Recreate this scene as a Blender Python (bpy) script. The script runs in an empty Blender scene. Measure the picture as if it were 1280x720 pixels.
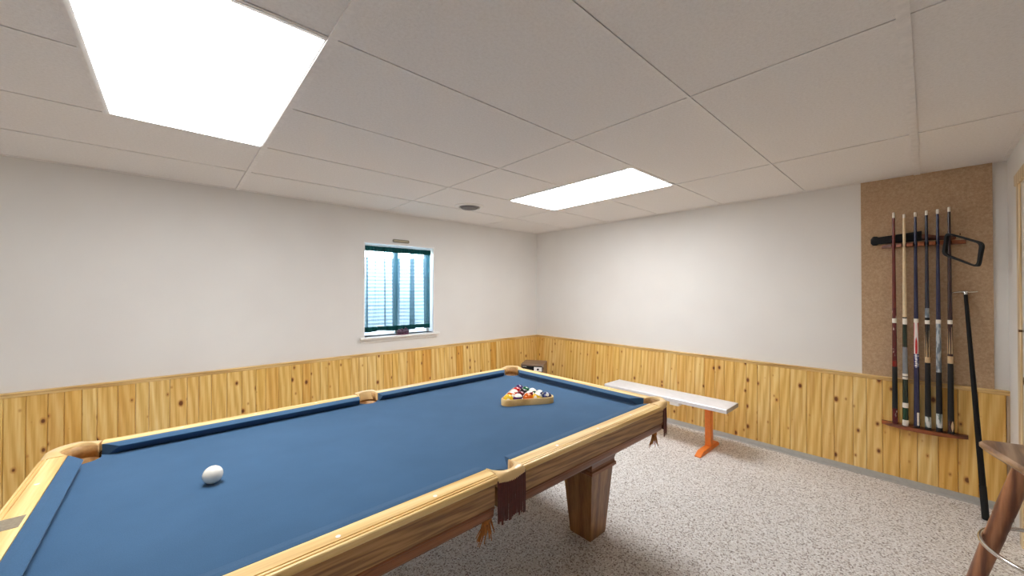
import bpy, bmesh, math, random
from mathutils import Vector, Matrix
random.seed(7)
PI = math.pi
S = bpy.context.scene
COL = S.collection

# ------------------------------------------------------------------ helpers
def lin(c):
    return tuple((x/12.92 if x <= .04045 else ((x+.055)/1.055)**2.4) for x in c)
def C8(r, g, b):
    return lin((r/255, g/255, b/255))+(1,)

class NT:
    def __init__(s, name):
        s.m = bpy.data.materials.new(name); s.m.use_nodes = True
        s.t = s.m.node_tree; s.t.nodes.clear()
        s.out = s.n('ShaderNodeOutputMaterial')
    def n(s, ty, **kw):
        nd = s.t.nodes.new(ty)
        for k, v in kw.items():
            if k.startswith('i_'):
                nd.inputs[k[2:].replace('_', ' ')].default_value = v
            else: setattr(nd, k, v)
        return nd
    def l(s, a, b): s.t.links.new(a, b)
    def ramp(s, fac, stops, interp='LINEAR'):
        r = s.n('ShaderNodeValToRGB'); e = r.color_ramp.elements; r.color_ramp.interpolation = interp
        while len(e) < len(stops): e.new(.5)
        for el, (p, c) in zip(e, stops): el.position = p; el.color = c
        s.l(fac, r.inputs[0]); return r.outputs[0]
    def math(s, op, a, b=None):
        m = s.n('ShaderNodeMath', operation=op)
        for i, v in enumerate((a, b)):
            if v is None: continue
            if isinstance(v, (int, float)): m.inputs[i].default_value = v
            else: s.l(v, m.inputs[i])
        return m.outputs[0]
    def mix(s, fac, a, b, mode='MIX'):
        m = s.n('ShaderNodeMix', data_type='RGBA', blend_type=mode)
        for k, v in ((0, fac), (6, a), (7, b)):
            if isinstance(v, (int, float, tuple)): m.inputs[k].default_value = v
            else: s.l(v, m.inputs[k])
        return m.outputs[2]
    def coords(s, scale=(1, 1, 1), offset=None):
        tc = s.n('ShaderNodeTexCoord'); mp = s.n('ShaderNodeMapping')
        mp.inputs['Scale'].default_value = scale
        v = tc.outputs['Object']
        if offset is not None:
            a = s.n('ShaderNodeVectorMath', operation='ADD'); s.l(v, a.inputs[0]); s.l(offset, a.inputs[1]); v = a.outputs[0]
        s.l(v, mp.inputs['Vector']); return mp.outputs[0]
    def noise(s, vec, scale, detail=3, rough=.55, dist=0):
        n = s.n('ShaderNodeTexNoise'); n.inputs['Scale'].default_value = scale; n.inputs['Detail'].default_value = detail
        n.inputs['Roughness'].default_value = rough; n.inputs['Distortion'].default_value = dist
        s.l(vec, n.inputs['Vector']); return n.outputs[0]
    def bsdf(s, color, rough=.5, metal=0, spec=.5, bump=None, bstr=.2, bdist=.002, coat=0):
        b = s.n('ShaderNodeBsdfPrincipled')
        if isinstance(color, tuple): b.inputs['Base Color'].default_value = color
        else: s.l(color, b.inputs['Base Color'])
        if isinstance(rough, (int, float)): b.inputs['Roughness'].default_value = rough
        else: s.l(rough, b.inputs['Roughness'])
        b.inputs['Metallic'].default_value = metal; b.inputs['Specular IOR Level'].default_value = spec
        b.inputs['Coat Weight'].default_value = coat; b.inputs['Coat Roughness'].default_value = .12
        if bump is not None:
            bp = s.n('ShaderNodeBump'); bp.inputs['Strength'].default_value = bstr; bp.inputs['Distance'].default_value = bdist
            s.l(bump, bp.inputs['Height']); s.l(bp.outputs[0], b.inputs['Normal'])
        s.l(b.outputs[0], s.out.inputs[0]); return b

def plain(name, c, rough=.5, metal=0, spec=.5, var=.06, scale=40, coat=0):
    t = NT(name); v = t.coords(); n = t.noise(v, scale)
    hi = tuple(min(1, x*(1+var)) for x in c[:3])+(1,); lo = tuple(x*(1-var) for x in c[:3])+(1,)
    t.bsdf(t.ramp(n, [(.3, lo), (.7, hi)]), rough, metal, spec, coat=coat); return t.m

def wood(name, light, mid, dark, axis='X', rough=.4, ring=9, coat=.15, dist=5, stretch=.12, mixw=.55):
    t = NT(name)
    sc = {'X': (stretch, 1, 1), 'Y': (1, stretch, 1), 'Z': (1, 1, stretch)}[axis]
    v = t.coords(sc)
    w = t.n('ShaderNodeTexWave', wave_type='BANDS', bands_direction='DIAGONAL', i_Scale=ring, i_Distortion=dist, i_Detail=3.0, i_Detail_Scale=1.6)
    t.l(v, w.inputs['Vector'])
    fine = t.noise(t.coords(tuple(x*.35 if x < 1 else x for x in sc)), 160, 4, .6)
    f = t.math('ADD', t.math('MULTIPLY', w.outputs['Fac'], mixw), t.math('MULTIPLY', fine, 1-mixw))
    c = t.ramp(f, [(.22, dark), (.5, mid), (.78, light)])
    t.bsdf(c, rough, spec=.45, bump=fine, bstr=.08, coat=coat); return t.m

def new_obj(name, bm, mat, parent=None, smooth=False, bevel=0, segs=2):
    bmesh.ops.recalc_face_normals(bm, faces=bm.faces)
    me = bpy.data.meshes.new(name); bm.to_mesh(me); bm.free()
    for mm in (mat if isinstance(mat, (list, tuple)) else [mat]): me.materials.append(mm)
    o = bpy.data.objects.new(name, me); COL.objects.link(o)
    if smooth:
        for p in me.polygons: p.use_smooth = True
        if smooth != 'all': me.set_sharp_from_angle(angle=math.radians(38))
    if parent: o.parent = parent
    if bevel:
        b = o.modifiers.new('bevel', 'BEVEL'); b.width = bevel; b.segments = segs; b.limit_method = 'ANGLE'; b.angle_limit = math.radians(40)
    return o
def tag(o, label, cat, group=None):
    o['label'] = label; o['category'] = cat
    if group: o['group'] = group
    return o
def thing(name, label, cat, loc=(0, 0, 0), group=None, rotz=0):
    o = bpy.data.objects.new(name, None); o.empty_display_size = .05; COL.objects.link(o)
    o.location = loc; o.rotation_euler[2] = rotz
    return tag(o, label, cat, group)
def struct(o):
    o['kind'] = 'structure'; return o

def box(bm, x0, x1, y0, y1, z0, z1):
    v = [bm.verts.new(p) for p in ((x0, y0, z0), (x1, y0, z0), (x1, y1, z0), (x0, y1, z0), (x0, y0, z1), (x1, y0, z1), (x1, y1, z1), (x0, y1, z1))]
    for f in ((3, 2, 1, 0), (4, 5, 6, 7), (0, 1, 5, 4), (1, 2, 6, 5), (2, 3, 7, 6), (3, 0, 4, 7)): bm.faces.new([v[i] for i in f])
    return v
def B(*a):
    bm = bmesh.new(); box(bm, *a); return bm
def prism(bm, poly, z0, z1, mi=0):
    """plan polygon extruded in z"""
    a = [bm.verts.new((x, y, z0)) for x, y in poly]; b = [bm.verts.new((x, y, z1)) for x, y in poly]
    n = len(poly); fs = [bm.faces.new(a[::-1]), bm.faces.new(b)]
    for i in range(n): fs.append(bm.faces.new((a[i], a[(i+1) % n], b[(i+1) % n], b[i])))
    for f in fs: f.material_index = mi
def loft(bm, rings, closed=True, caps=True):
    """rings: lists of points of equal length"""
    R = [[bm.verts.new(p) for p in r] for r in rings]; n = len(rings[0])
    for a, b in zip(R, R[1:]):
        for i in range(n if closed else n-1):
            bm.faces.new((a[i], a[(i+1) % n], b[(i+1) % n], b[i]))
    if caps:
        bm.faces.new(R[0][::-1]); bm.faces.new(R[-1])
    return R
def lathe(bm, prof, seg=20, cx=0, cy=0, cz=0):
    """prof: (r,z)"""
    rings = []
    for r, z in prof:
        rings.append([(cx+max(r, 1e-4)*math.cos(2*PI*i/seg), cy+max(r, 1e-4)*math.sin(2*PI*i/seg), cz+z) for i in range(seg)])
    loft(bm, rings)
def tube(bm, pts, rad, seg=10, closed=False):
    pts = [Vector(p) for p in pts]; n = len(pts); rings = []
    rads = rad if isinstance(rad, (list, tuple)) else [rad]*n
    prev = None
    for i, p in enumerate(pts):
        if closed: d = pts[(i+1) % n]-pts[i-1]
        else: d = pts[min(i+1, n-1)]-pts[max(i-1, 0)]
        d.normalize()
        if prev is None:
            a = d.orthogonal().normalized()
        else:
            a = (prev-d*prev.dot(d)).normalized()
        prev = a; b = d.cross(a)
        rings.append([tuple(p+(a*math.cos(2*PI*k/seg)+b*math.sin(2*PI*k/seg))*rads[i]) for k in range(seg)])
    if closed: rings.append(rings[0]); loft(bm, rings, True, False); bmesh.ops.remove_doubles(bm, verts=bm.verts, dist=1e-6)
    else: loft(bm, rings)
def arc(cx, cy, r, a0, a1, n):
    return [(cx+r*math.cos(math.radians(a0+(a1-a0)*i/n)), cy+r*math.sin(math.radians(a0+(a1-a0)*i/n))) for i in range(n+1)]
def sphere(bm, r, c=(0, 0, 0), sc=(1, 1, 1), u=24, v=14):
    m = Matrix.Translation(c) @ Matrix.Diagonal((*sc, 1))
    bmesh.ops.create_uvsphere(bm, u_segments=u, v_segments=v, radius=r, matrix=m)

# ------------------------------------------------------------------ materials
M = {}
t = NT('wall_paint'); v = t.coords(); n = t.noise(v, 170, 4); n2 = t.noise(v, 1.6, 2)
t.bsdf(t.ramp(n2, [(.3, C8(222, 219, 215)), (.7, C8(227, 225, 221))]), .75, spec=.25, bump=n, bstr=.12, bdist=.002); M['wall'] = t.m
t = NT('ceiling_tile'); v = t.coords(); n = t.noise(v, 95, 6, .75); w = t.n('ShaderNodeTexVoronoi', i_Scale=140.0); t.l(v, w.inputs['Vector'])
t.bsdf(t.ramp(n, [(.3, C8(226, 222, 218)), (.5, C8(235, 231, 227)), (.7, C8(240, 237, 234))]), .9, spec=.1, bump=n, bstr=.35, bdist=.003); M['tile'] = t.m
M['tee'] = plain('ceiling_tee_metal', C8(234, 230, 226), .45)
M['gap'] = plain('gap_shade_dark', C8(60, 54, 50), .9)  # dark colour stands for the shade in the ceiling tile gaps
t = NT('carpet'); v = t.coords((1, 1, 1)); vo = t.n('ShaderNodeTexVoronoi', i_Scale=170.0, i_Randomness=1.0); nz = t.n('ShaderNodeTexNoise', i_Scale=60.0); t.l(v, nz.inputs['Vector'])
ad = t.n('ShaderNodeVectorMath', operation='MULTIPLY_ADD'); t.l(nz.outputs['Color'], ad.inputs[0]); ad.inputs[1].default_value = (.006, .006, .006); t.l(v, ad.inputs[2]); t.l(ad.outputs[0], vo.inputs['Vector'])
sep = t.n('ShaderNodeSeparateColor'); t.l(vo.outputs['Color'], sep.inputs[0])
cc = t.ramp(sep.outputs[0], [(0, C8(98, 86, 78)), (.10, C8(138, 124, 114)), (.20, C8(188, 176, 166)), (.36, C8(218, 214, 210)), (.62, C8(238, 236, 234)), (.86, C8(219, 214, 208)), (.95, C8(250, 249, 248))])
big = t.noise(v, 3, 2)
cc = t.mix(.22, cc, t.ramp(big, [(.35, C8(220, 217, 214)), (.65, C8(231, 229, 228))]))
t.bsdf(cc, .95, spec=.05, bump=vo.outputs['Distance'], bstr=.45, bdist=.008); M['carpet'] = t.m

def pine():
    t = NT('knotty_pine_planks')
    g = t.n('ShaderNodeNewGeometry'); r = g.outputs['Random Per Island']
    cmb = t.n('ShaderNodeCombineXYZ')
    for i, k in enumerate((37., 53., 91.)): t.l(t.math('MULTIPLY', r, k), cmb.inputs[i])
    v = t.coords((1, 1, .09), cmb.outputs[0])
    w = t.n('ShaderNodeTexWave', wave_type='BANDS', bands_direction='DIAGONAL', i_Scale=13.0, i_Distortion=4.0, i_Detail=3.0, i_Detail_Scale=1.3); t.l(v, w.inputs['Vector'])
    fine = t.noise(t.coords((1, 1, .03), cmb.outputs[0]), 120, 4, .6)
    f = t.math('ADD', t.math('MULTIPLY', w.outputs['Fac'], .3), t.math('MULTIPLY', fine, .7))
    c = t.ramp(f, [(.25, C8(211, 171, 96)), (.5, C8(230, 196, 124)), (.75, C8(241, 217, 157))])
    tint = t.ramp(r, [(0, C8(255, 255, 255)), (.3, C8(250, 236, 196)), (.42, C8(255, 253, 248)), (.58, C8(236, 204, 142)), (.72, C8(255, 250, 235)), (.88, C8(244, 222, 176)), (1, C8(255, 252, 246))])
    c = t.mix(1.0, c, tint, 'MULTIPLY')
    # long darker mineral streaks
    st = t.noise(t.coords((9, 9, .7), cmb.outputs[0]), 1.6, 3)
    c = t.mix(t.ramp(st, [(.60, (0, 0, 0, 1)), (.74, (.55, .55, .55, 1))]), c, C8(196, 142, 70))
    # knots
    tc = t.n('ShaderNodeTexCoord'); sx = t.n('ShaderNodeSeparateXYZ'); t.l(tc.outputs['Object'], sx.inputs[0]); cx = t.n('ShaderNodeCombineXYZ')
    t.l(t.math('MULTIPLY', t.math('ADD', t.math('ADD', sx.outputs[0], sx.outputs[1]), t.math('MULTIPLY', r, 71.3)), 10.5), cx.inputs[0])
    t.l(t.math('MULTIPLY', t.math('ADD', sx.outputs[2], t.math('MULTIPLY', r, 33.1)), 6.4), cx.inputs[1])
    vo = t.n('ShaderNodeTexVoronoi', voronoi_dimensions='2D', i_Scale=1.0, i_Randomness=1.0); t.l(cx.outputs[0], vo.inputs['Vector'])
    sc_ = t.n('ShaderNodeSeparateColor'); t.l(vo.outputs['Color'], sc_.inputs[0])
    k = t.math('ADD', t.math('ADD', vo.outputs['Distance'], t.math('MULTIPLY', fine, .05)), t.math('MULTIPLY', t.math('SUBTRACT', sc_.outputs[0], .28), .24))
    c = t.mix(t.ramp(k, [(.08, (.85, .85, .85, 1)), (.17, (0, 0, 0, 1))]), c, C8(190, 130, 62))
    c = t.mix(t.ramp(k, [(.045, (1, 1, 1, 1)), (.09, (0, 0, 0, 1))]), c, C8(112, 66, 32))
    t.bsdf(c, .42, spec=.4, bump=fine, bstr=.06, coat=.12); return t.m
M['pine'] = pine()
M['pine_trim'] = wood('pine_trim_wood', C8(236, 206, 146), C8(222, 186, 122), C8(196, 154, 94), 'X', .4, mixw=.3)
M['pine_trim_y'] = wood('pine_trim_wood_long', C8(236, 206, 146), C8(222, 186, 122), C8(196, 154, 94), 'Y', .4, mixw=.3)
M['grey_base'] = plain('grey_vinyl_base', C8(170, 169, 164), .45)
M['end_strip'] = wood('weathered_strip', C8(190, 168, 140), C8(172, 146, 116), C8(150, 124, 96), 'Z', .5)
M['white'] = plain('white_gloss_paint', C8(236, 234, 230), .35, var=.02)
M['cream_door'] = wood('cream_birch', C8(226, 205, 168), C8(214, 190, 150), C8(200, 174, 132), 'Z', .4)
M['brown_metal'] = plain('brown_metal', C8(110, 80, 52), .4, .3)
M['oak_top'] = wood('honey_oak_top', C8(242, 214, 154), C8(230, 194, 126), C8(206, 164, 98), 'X', .42, 9, .12, 5, .08, .35)
M['oak_top_y'] = wood('honey_oak_top_end', C8(242, 214, 154), C8(230, 194, 126), C8(206, 164, 98), 'Y', .42, 9, .12, 5, .08, .35)
M['oak'] = wood('oak_apron', C8(184, 140, 84), C8(160, 116, 64), C8(118, 78, 40), 'X', .35, 24, .3, 9, .07, .4)
M['oak_y'] = wood('oak_apron_end', C8(184, 140, 84), C8(160, 116, 64), C8(118, 78, 40), 'Y', .35, 24, .3, 9, .07, .4)
M['oak_leg'] = wood('oak_leg', C8(172, 124, 72), C8(142, 96, 52), C8(100, 62, 32), 'Z', .35, 8, .3, 6, .08, .25)
M['oak_mold'] = wood('oak_molding', C8(158, 100, 54), C8(130, 76, 40), C8(98, 52, 28), 'X', .35, 8, .3, 5, .08, .25)
t = NT('blue_felt'); v = t.coords(); n = t.noise(v, 420, 4, .7); n2 = t.noise(v, 5, 3)
cf = t.mix(.5, t.ramp(n, [(.3, C8(44, 75, 106)), (.7, C8(68, 102, 136))]), t.ramp(n2, [(.3, C8(52, 84, 114)), (.7, C8(62, 95, 127))]))
b = t.bsdf(cf, .92, spec=.1, bump=n, bstr=.25, bdist=.001); b.inputs['Sheen Weight'].default_value = .12; M['felt'] = t.m
M['leather'] = plain('pocket_leather', C8(180, 138, 86), .5, var=.2, scale=60)
M['rim'] = plain('pocket_rim_tan', C8(228, 194, 136), .32, var=.07, scale=12, coat=.3)
M['fringe'] = plain('oxblood_fringe', C8(82, 28, 20), .6, var=.25, scale=90)
M['tassel'] = plain('straw_tassel', C8(176, 112, 52), .8, var=.3, scale=120)
M['pearl'] = plain('pearl_inlay', C8(250, 246, 236), .2, var=.02)
M['plaque'] = plain('worn_nameplate', C8(150, 138, 118), .4, .3, var=.18, scale=150)
M['alu'] = plain('brushed_aluminium', C8(222, 222, 224), .45, .25, var=.04, scale=25)
M['orange'] = plain('orange_painted_steel', C8(232, 128, 48), .4, var=.05)
M['board'] = None
t = NT('brown_fibre_board'); v = t.coords(); n = t.noise(v, 70, 6, .8); n2 = t.noise(v, 4, 3)
c = t.mix(.4, t.ramp(n, [(.3, C8(146, 118, 90)), (.5, C8(184, 156, 126)), (.7, C8(212, 188, 160))]), t.ramp(n2, [(.3, C8(172, 142, 112)), (.7, C8(190, 164, 134))]))
t.bsdf(c, .9, spec=.1, bump=n, bstr=.5, bdist=.004); M['board'] = t.m
M['dark_wood'] = wood('red_brown_wood', C8(150, 84, 48), C8(122, 62, 34), C8(84, 40, 22), 'Y', .4, 9, .3)
M['black'] = plain('black_plastic', C8(13, 12, 13), .55, 0, .25, var=.1)
M['bristle'] = plain('black_bristle', C8(20, 20, 24), .8, var=.4, scale=400)
M['chrome'] = plain('chrome', C8(210, 208, 204), .18, 1.0, var=.02)
M['stool_wood'] = wood('stool_wood', C8(172, 118, 82), C8(142, 92, 62), C8(106, 64, 44), 'Z', .35, 14, .3)
M['stool_seat'] = wood('stool_seat_wood', C8(180, 146, 114), C8(154, 118, 88), C8(120, 86, 62), 'X', .35, 10, .3)
def translucent(name, c, transp, tl):
    t = NT(name); v = t.coords((1, 1, 1)); n = t.noise(v, 260, 2)
    col = t.ramp(n, [(.3, tuple(x*.9 for x in c[:3])+(1,)), (.7, c)])
    d = t.n('ShaderNodeBsdfDiffuse'); t.l(col, d.inputs[0]); tr = t.n('ShaderNodeBsdfTranslucent'); t.l(col, tr.inputs[0])
    tp = t.n('ShaderNodeBsdfTransparent'); tp.inputs[0].default_value = tuple(.86+.14*x for x in c[:3])+(1,)
    m1 = t.n('ShaderNodeMixShader'); m1.inputs[0].default_value = tl; t.l(d.outputs[0], m1.inputs[1]); t.l(tr.outputs[0], m1.inputs[2])
    m2 = t.n('ShaderNodeMixShader'); m2.inputs[0].default_value = transp; t.l(m1.outputs[0], m2.inputs[1]); t.l(tp.outputs[0], m2.inputs[2])
    t.l(m2.outputs[0], t.out.inputs[0]); return t.m
M['sheer'] = translucent('sheer_teal_curtain', C8(92, 138, 148), .44, .6)
M['hem'] = translucent('dark_teal_hem', C8(34, 84, 84), .03, .3)
M['purple'] = plain('dark_purple_glaze', C8(70, 46, 66), .4, var=.35, scale=60)
t = NT('window_glass'); g = t.n('ShaderNodeBsdfGlossy', i_Roughness=.02); tp = t.n('ShaderNodeBsdfTransparent'); tp.inputs[0].default_value = (.94, .97, .96, 1)
mx = t.n('ShaderNodeMixShader'); mx.inputs[0].default_value = .06; t.l(tp.outputs[0], mx.inputs[1]); t.l(g.outputs[0], mx.inputs[2]); t.l(mx.outputs[0], t.out.inputs[0]); M['glass'] = t.m
M['well'] = plain('galvanised_well', C8(240, 241, 242), .5, .0, var=.05)
def emit(name, c, s):
    t = NT(name); e = t.n('ShaderNodeEmission'); e.inputs[0].default_value = c; e.inputs[1].default_value = s; t.l(e.outputs[0], t.out.inputs[0]); return t.m
LIGHT = 17.6
M['lamp'] = emit('lit_prismatic_diffuser', (.985, .99, 1.0, 1), LIGHT)
M['tanplate'] = plain('tan_plate', C8(150, 140, 110), .4)
M['tanplate_edge'] = plain('dark_tan_plate', C8(96, 86, 66), .4)
M['walnut'] = wood('woodgrain_laminate', C8(142, 118, 98), C8(122, 98, 80), C8(96, 74, 60), 'X', .4, 8, .1)

# ------------------------------------------------------------------ camera
d = dict(f=469.014, yaw=0.8359*1.0, pitch=.0083, roll=.0005)
d['yaw'] = math.radians(47.89593); d['pitch'] = math.radians(.47695); d['roll'] = math.radians(.02725)
cp, sp = math.cos(d['pitch']), math.sin(d['pitch']); cy, sy = math.cos(d['yaw']), math.sin(d['yaw'])
fwd = Vector((cy*cp, sy*cp, sp)); right = Vector((sy, -cy, 0)); up = right.cross(fwd)
cr, sr = math.cos(d['roll']), math.sin(d['roll'])
r2 = cr*right+sr*up; u2 = -sr*right+cr*up
cam = bpy.data.cameras.new('camera'); co = bpy.data.objects.new('camera', cam); COL.objects.link(co)
cam.sensor_width = 36; cam.sensor_fit = 'HORIZONTAL'; cam.lens = 469.014/1280*36; cam.clip_start = .02
CAM = Vector((-3.7808, -3.6624, 1.3431))
m = Matrix((r2, u2, -fwd)).transposed().to_4x4(); m.translation = CAM; co.matrix_world = m
S.camera = co

# ------------------------------------------------------------------ room
H = 2.1458; XW = -5.8; YB = -5.2; YC = -3.995; XC = -1.20
RAIL = .7375
bm = B(XW-.15, .15, YB-.15, .2, -.08, 0); struct(new_obj('floor', bm, M['carpet']))
WX0, WX1, WZ0, WZ1 = -2.412, -1.634, .893, 1.826
bm = bmesh.new()
box(bm, XW, WX0, 0, .16, 0, H+.1); box(bm, WX1, 0, 0, .16, 0, H+.1); box(bm, WX0, WX1, 0, .16, 0, WZ0); box(bm, WX0, WX1, 0, .16, WZ1, H+.1)
struct(new_obj('wall_back', bm, M['wall']))
struct(new_obj('wall_right', B(0, .15, YC-.12, .16, 0, H+.1), M['wall']))
struct(new_obj('wall_left', B(XW-.15, XW, YB-.15, .16, 0, H+.1), M['wall']))
struct(new_obj('wall_front', B(XW, XC, YB-.15, YB, 0, H+.1), M['wall']))
# stub wall holding the door on the right, then the room widens
DX0, DX1, DZ = -1.09, -.49, 1.91
bm = bmesh.new(); box(bm, DX1, 0, YC-.12, YC, 0, H+.1); box(bm, XC, DX0, YC-.12, YC, 0, H+.1); box(bm, DX0, DX1, YC-.12, YC, DZ, H+.1)
box(bm, XC, XC+.12, YB, YC-.12, 0, H+.1)
struct(new_obj('wall_near', bm, M['wall']))

# wainscot of vertical planks
def planks(name, along, a0, a1, plane, thick, z0, z1):
    bm = bmesh.new(); a = a0; g = .0035
    while a < a1-.02:
        w = random.choice((.066, .074, .084, .084, .094, .094, .108)); e = min(a+w, a1)
        if a1-e < .04: e = a1
        pts = [(a+.0006, 0), (a+.0006, thick-g), (a+g, thick), (e-g, thick), (e-.0006, thick-g), (e-.0006, 0)]
        if along == 'x': poly = [(p, plane-q) for p, q in pts]
        else: poly = [(plane-q, p) for p, q in pts]
        prism(bm, poly, z0, z1); a = e
    o = new_obj(name, bm, M['pine']); return struct(o)
planks('trim_1', 'x', XW+.001, -.013, 0, .012, .002, RAIL-.02)
planks('trim_2', 'y', YC+.013, 0, 0, .012, .002, RAIL-.02)
def profile_x(bm, prof, x0, x1):   # prof (dist from wall y=0, z)
    loft(bm, [[(x0, -q, z) for q, z in prof], [(x1, -q, z) for q, z in prof]])
def profile_y(bm, prof, y0, y1):
    loft(bm, [[(-q, y0, z) for q, z in prof], [(-q, y1, z) for q, z in prof]])
cap = [(0, RAIL-.03), (.015, RAIL-.03), (.018, RAIL-.024), (.018, RAIL-.014), (.026, RAIL-.010), (.028, RAIL-.004), (.024, RAIL), (0, RAIL)]
bm = bmesh.new(); profile_x(bm, cap, XW, -.0); struct(new_obj('trim_3', bm, M['pine_trim']))
bm = bmesh.new(); profile_y(bm, cap, YC, -.028); struct(new_obj('trim_4', bm, M['pine_trim_y']))
struct(new_obj('trim_5', B(-.02, -.0005, YC, YC+.0125, .05, RAIL-.03), M['end_strip']))
base = [(.0122, 0), (.026, 0), (.019, .006), (.017, .020), (.0185, .022), (.017, .024), (.017, .042), (.0155, .046), (.0122, .046)]
bm = bmesh.new(); profile_x(bm, base, XW, -.012); struct(new_obj('baseboard_back', bm, M['grey_base'], smooth=True))
bm = bmesh.new(); profile_y(bm, base, YC+.0, -.026); struct(new_obj('baseboard_right', bm, M['grey_base'], smooth=True))

# door beside the cue rack
dr = bpy.data.objects.new('door_1', None); COL.objects.link(dr); dr.location = ((DX0+DX1)/2, YC, 0); struct(dr)
hw = (DX1-DX0)/2
bm = bmesh.new(); box(bm, -hw+.004, hw-.004, -.05, -.012, .008, DZ-.004); new_obj('door_panel', bm, M['cream_door'], dr)
bm = bmesh.new()
for s in (-1, 1): box(bm, min(s*hw, s*(hw+.075)), max(s*hw, s*(hw+.075)), .0, .009, .0, DZ)
box(bm, -hw-.09, hw+.095, 0, .014, DZ, DZ+.06)
new_obj('door_casing', bm, M['cream_door'], dr, bevel=.004)
for z in (1.13,):
    bm = bmesh.new(); box(bm, hw-.045, hw+.02, -.012, -.004, z-.0, z+.012); box(bm, hw+.0, hw+.03, -.004, .012, z, z+.012)
    h = new_obj('latch', bm, M['brown_metal'], dr)
bm = bmesh.new(); lathe(bm, [(.024, 0), (.024, .006), (.01, .01), (.01, .03), (.026, .04), (.028, .052), (.018, .064), (.0, .066)], 20)
kn = new_obj('door_handle', bm, M['chrome'], dr, True); kn.location = (-hw+.07, -.012, .95); kn.rotation_euler = (-PI/2, 0, 0)
dr['label'] = 'cream wooden door with casing beside the cue rack'

# ceiling: lay-in tiles and tees
XS = [-5.80, -4.63, -3.408, -2.198, -.978, 0.0]
YS = [YB, -4.84, -4.23, -3.62, -3.007, -2.395, -1.785, -1.181, -.592, 0.0]
L1 = (-4.015, -3.408, -2.395, -1.181); L2 = (-1.588, -.978, -2.395, -1.181); 
lights = [L1, L2]
bm = bmesh.new(); bmg = bmesh.new()
def cells():
    for i in range(len(XS)-1):
        for j in range(len(YS)-1):
            yield XS[i], XS[i+1], YS[j], YS[j+1]
def tile(x0, x1, y0, y1):
    if x1 > XC+.05 and y1 < YC-.1: return
    g = .0045
    box(bm, x0+g, x1-g, y0+g, y1-g, H+.002, H+.018)
for x0, x1, y0, y1 in cells():
    segs = [(x0, x1)]
    for l in lights:
        if y0 >= l[2]-.01 and y1 <= l[3]+.01 and x0 <= l[0]+.01 and x1 >= l[1]-.01:
            segs = [(a, b) for a, b in ((x0, l[0]), (l[1], x1)) if b-a > .05]
    for a, b in segs: tile(a, b, y0, y1)
ceil = struct(new_obj('ceiling', bm, M['tile']))
bm = bmesh.new()
def slab_holes(bm):
    xs = sorted({XW-.1, .1}|{l[0] for l in lights}|{l[1] for l in lights})
    ys = sorted({YB-.1, .1}|{l[2] for l in lights}|{l[3] for l in lights})
    for i in range(len(xs)-1):
        for j in range(len(ys)-1):
            cx, cy_ = (xs[i]+xs[i+1])/2, (ys[j]+ys[j+1])/2
            if any(l[0] < cx < l[1] and l[2] < cy_ < l[3] for l in lights): continue
            box(bm, xs[i], xs[i+1], ys[j], ys[j+1], H+.02, H+.05)
slab_holes(bm); box(bm, XW-.1, .15, YB-.15, .16, H+.16, H+.2)
struct(new_obj('gap_shade_backing', bm, M['gap']))  # added backing above the tiles: paints gap shade dark, keeps sky light out
bm = bmesh.new()
def tee_x(y, w, x0=XW, x1=0.0, dz=.0): box(bm, x0, x1, y-w/2, y+w/2, H-dz, H+.0018)
def tee_y(x, w, y0=YB, y1=0.0, dz=.0): box(bm, x-w/2, x+w/2, y0, y1, H-dz, H+.0018)
for y in YS[1:-1]:
    wide = abs(y+3.62) < .01
    w = .030 if wide else .012
    ok = [(XW, 0.0)] if y > YC else [(XW, XC)]
    for l in lights:
        if l[2]+.05 < y < l[3]-.05:
            nn = []
            for a, b in ok:
                if a < l[0] and b > l[1]: nn += [(a, l[0]), (l[1], b)]
                else: nn.append((a, b))
            ok = nn
    for a, b in ok: tee_x(y+(0 if wide else .003), w, a, b, .007 if wide else .001)
for x in XS[1:-1]:
    wide = abs(x+3.408) < .01
    tee_y(x+(0 if wide else .003), .026 if wide else .012, YB if x < XC else YC, 0, .0055 if wide else .0005)
for l in lights: tee_y(l[0], .012, l[2], l[3], .0008)
struct(new_obj('trim_7', bm, M['tee']))
# wall angle round the ceiling
bm = bmesh.new()
box(bm, XW, 0, -.02, 0, H-.002, H+.0016); box(bm, -.02, 0, YC, -.02, H-.002, H+.0016); box(bm, XC, -.02, YC, YC+.02, H-.002, H+.0016)
struct(new_obj('trim_8', bm, M['tee']))

# troffers
def troffer(l, label):
    cx, cy_ = (l[0]+l[1])/2, (l[2]+l[3])/2
    r = thing('ceiling_light', label, 'ceiling light', (cx, cy_, H), 'recessed fluorescent ceiling lights')
    a, b2 = (l[1]-l[0])/2-.005, (l[3]-l[2])/2-.005
    bm = bmesh.new(); w = .014
    for q in ((-a, a, -b2, -b2+w), (-a, a, b2-w, b2), (-a, -a+w, -b2+w, b2-w), (a-w, a, -b2+w, b2-w)): box(bm, *q, -.003, .012)
    new_obj('frame', bm, M['white'], r)
    bm = bmesh.new()
    for q in ((-a, a, -b2, -b2+.004), (-a, a, b2-.004, b2), (-a, -a+.004, -b2, b2), (a-.004, a, -b2, b2)): box(bm, *q, .012, .1)
    box(bm, -a, a, -b2, b2, .1, .104)
    new_obj('housing', bm, M['white'], r)
    bm = bmesh.new(); loft(bm, [[(x*(a-w), y*(b2-w), .004) for x, y in ((-1, -1), (1, -1), (1, 1), (-1, 1))], [(x*(a-w-.001), y*(b2-w-.001), -.004) for x, y in ((-1, -1), (1, -1), (1, 1), (-1, 1))], [(x*(a-w-.006), y*(b2-w-.006), -.006) for x, y in ((-1, -1), (1, -1), (1, 1), (-1, 1))]])
    new_obj('diffuser', bm, M['lamp'], r)
    return r
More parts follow.
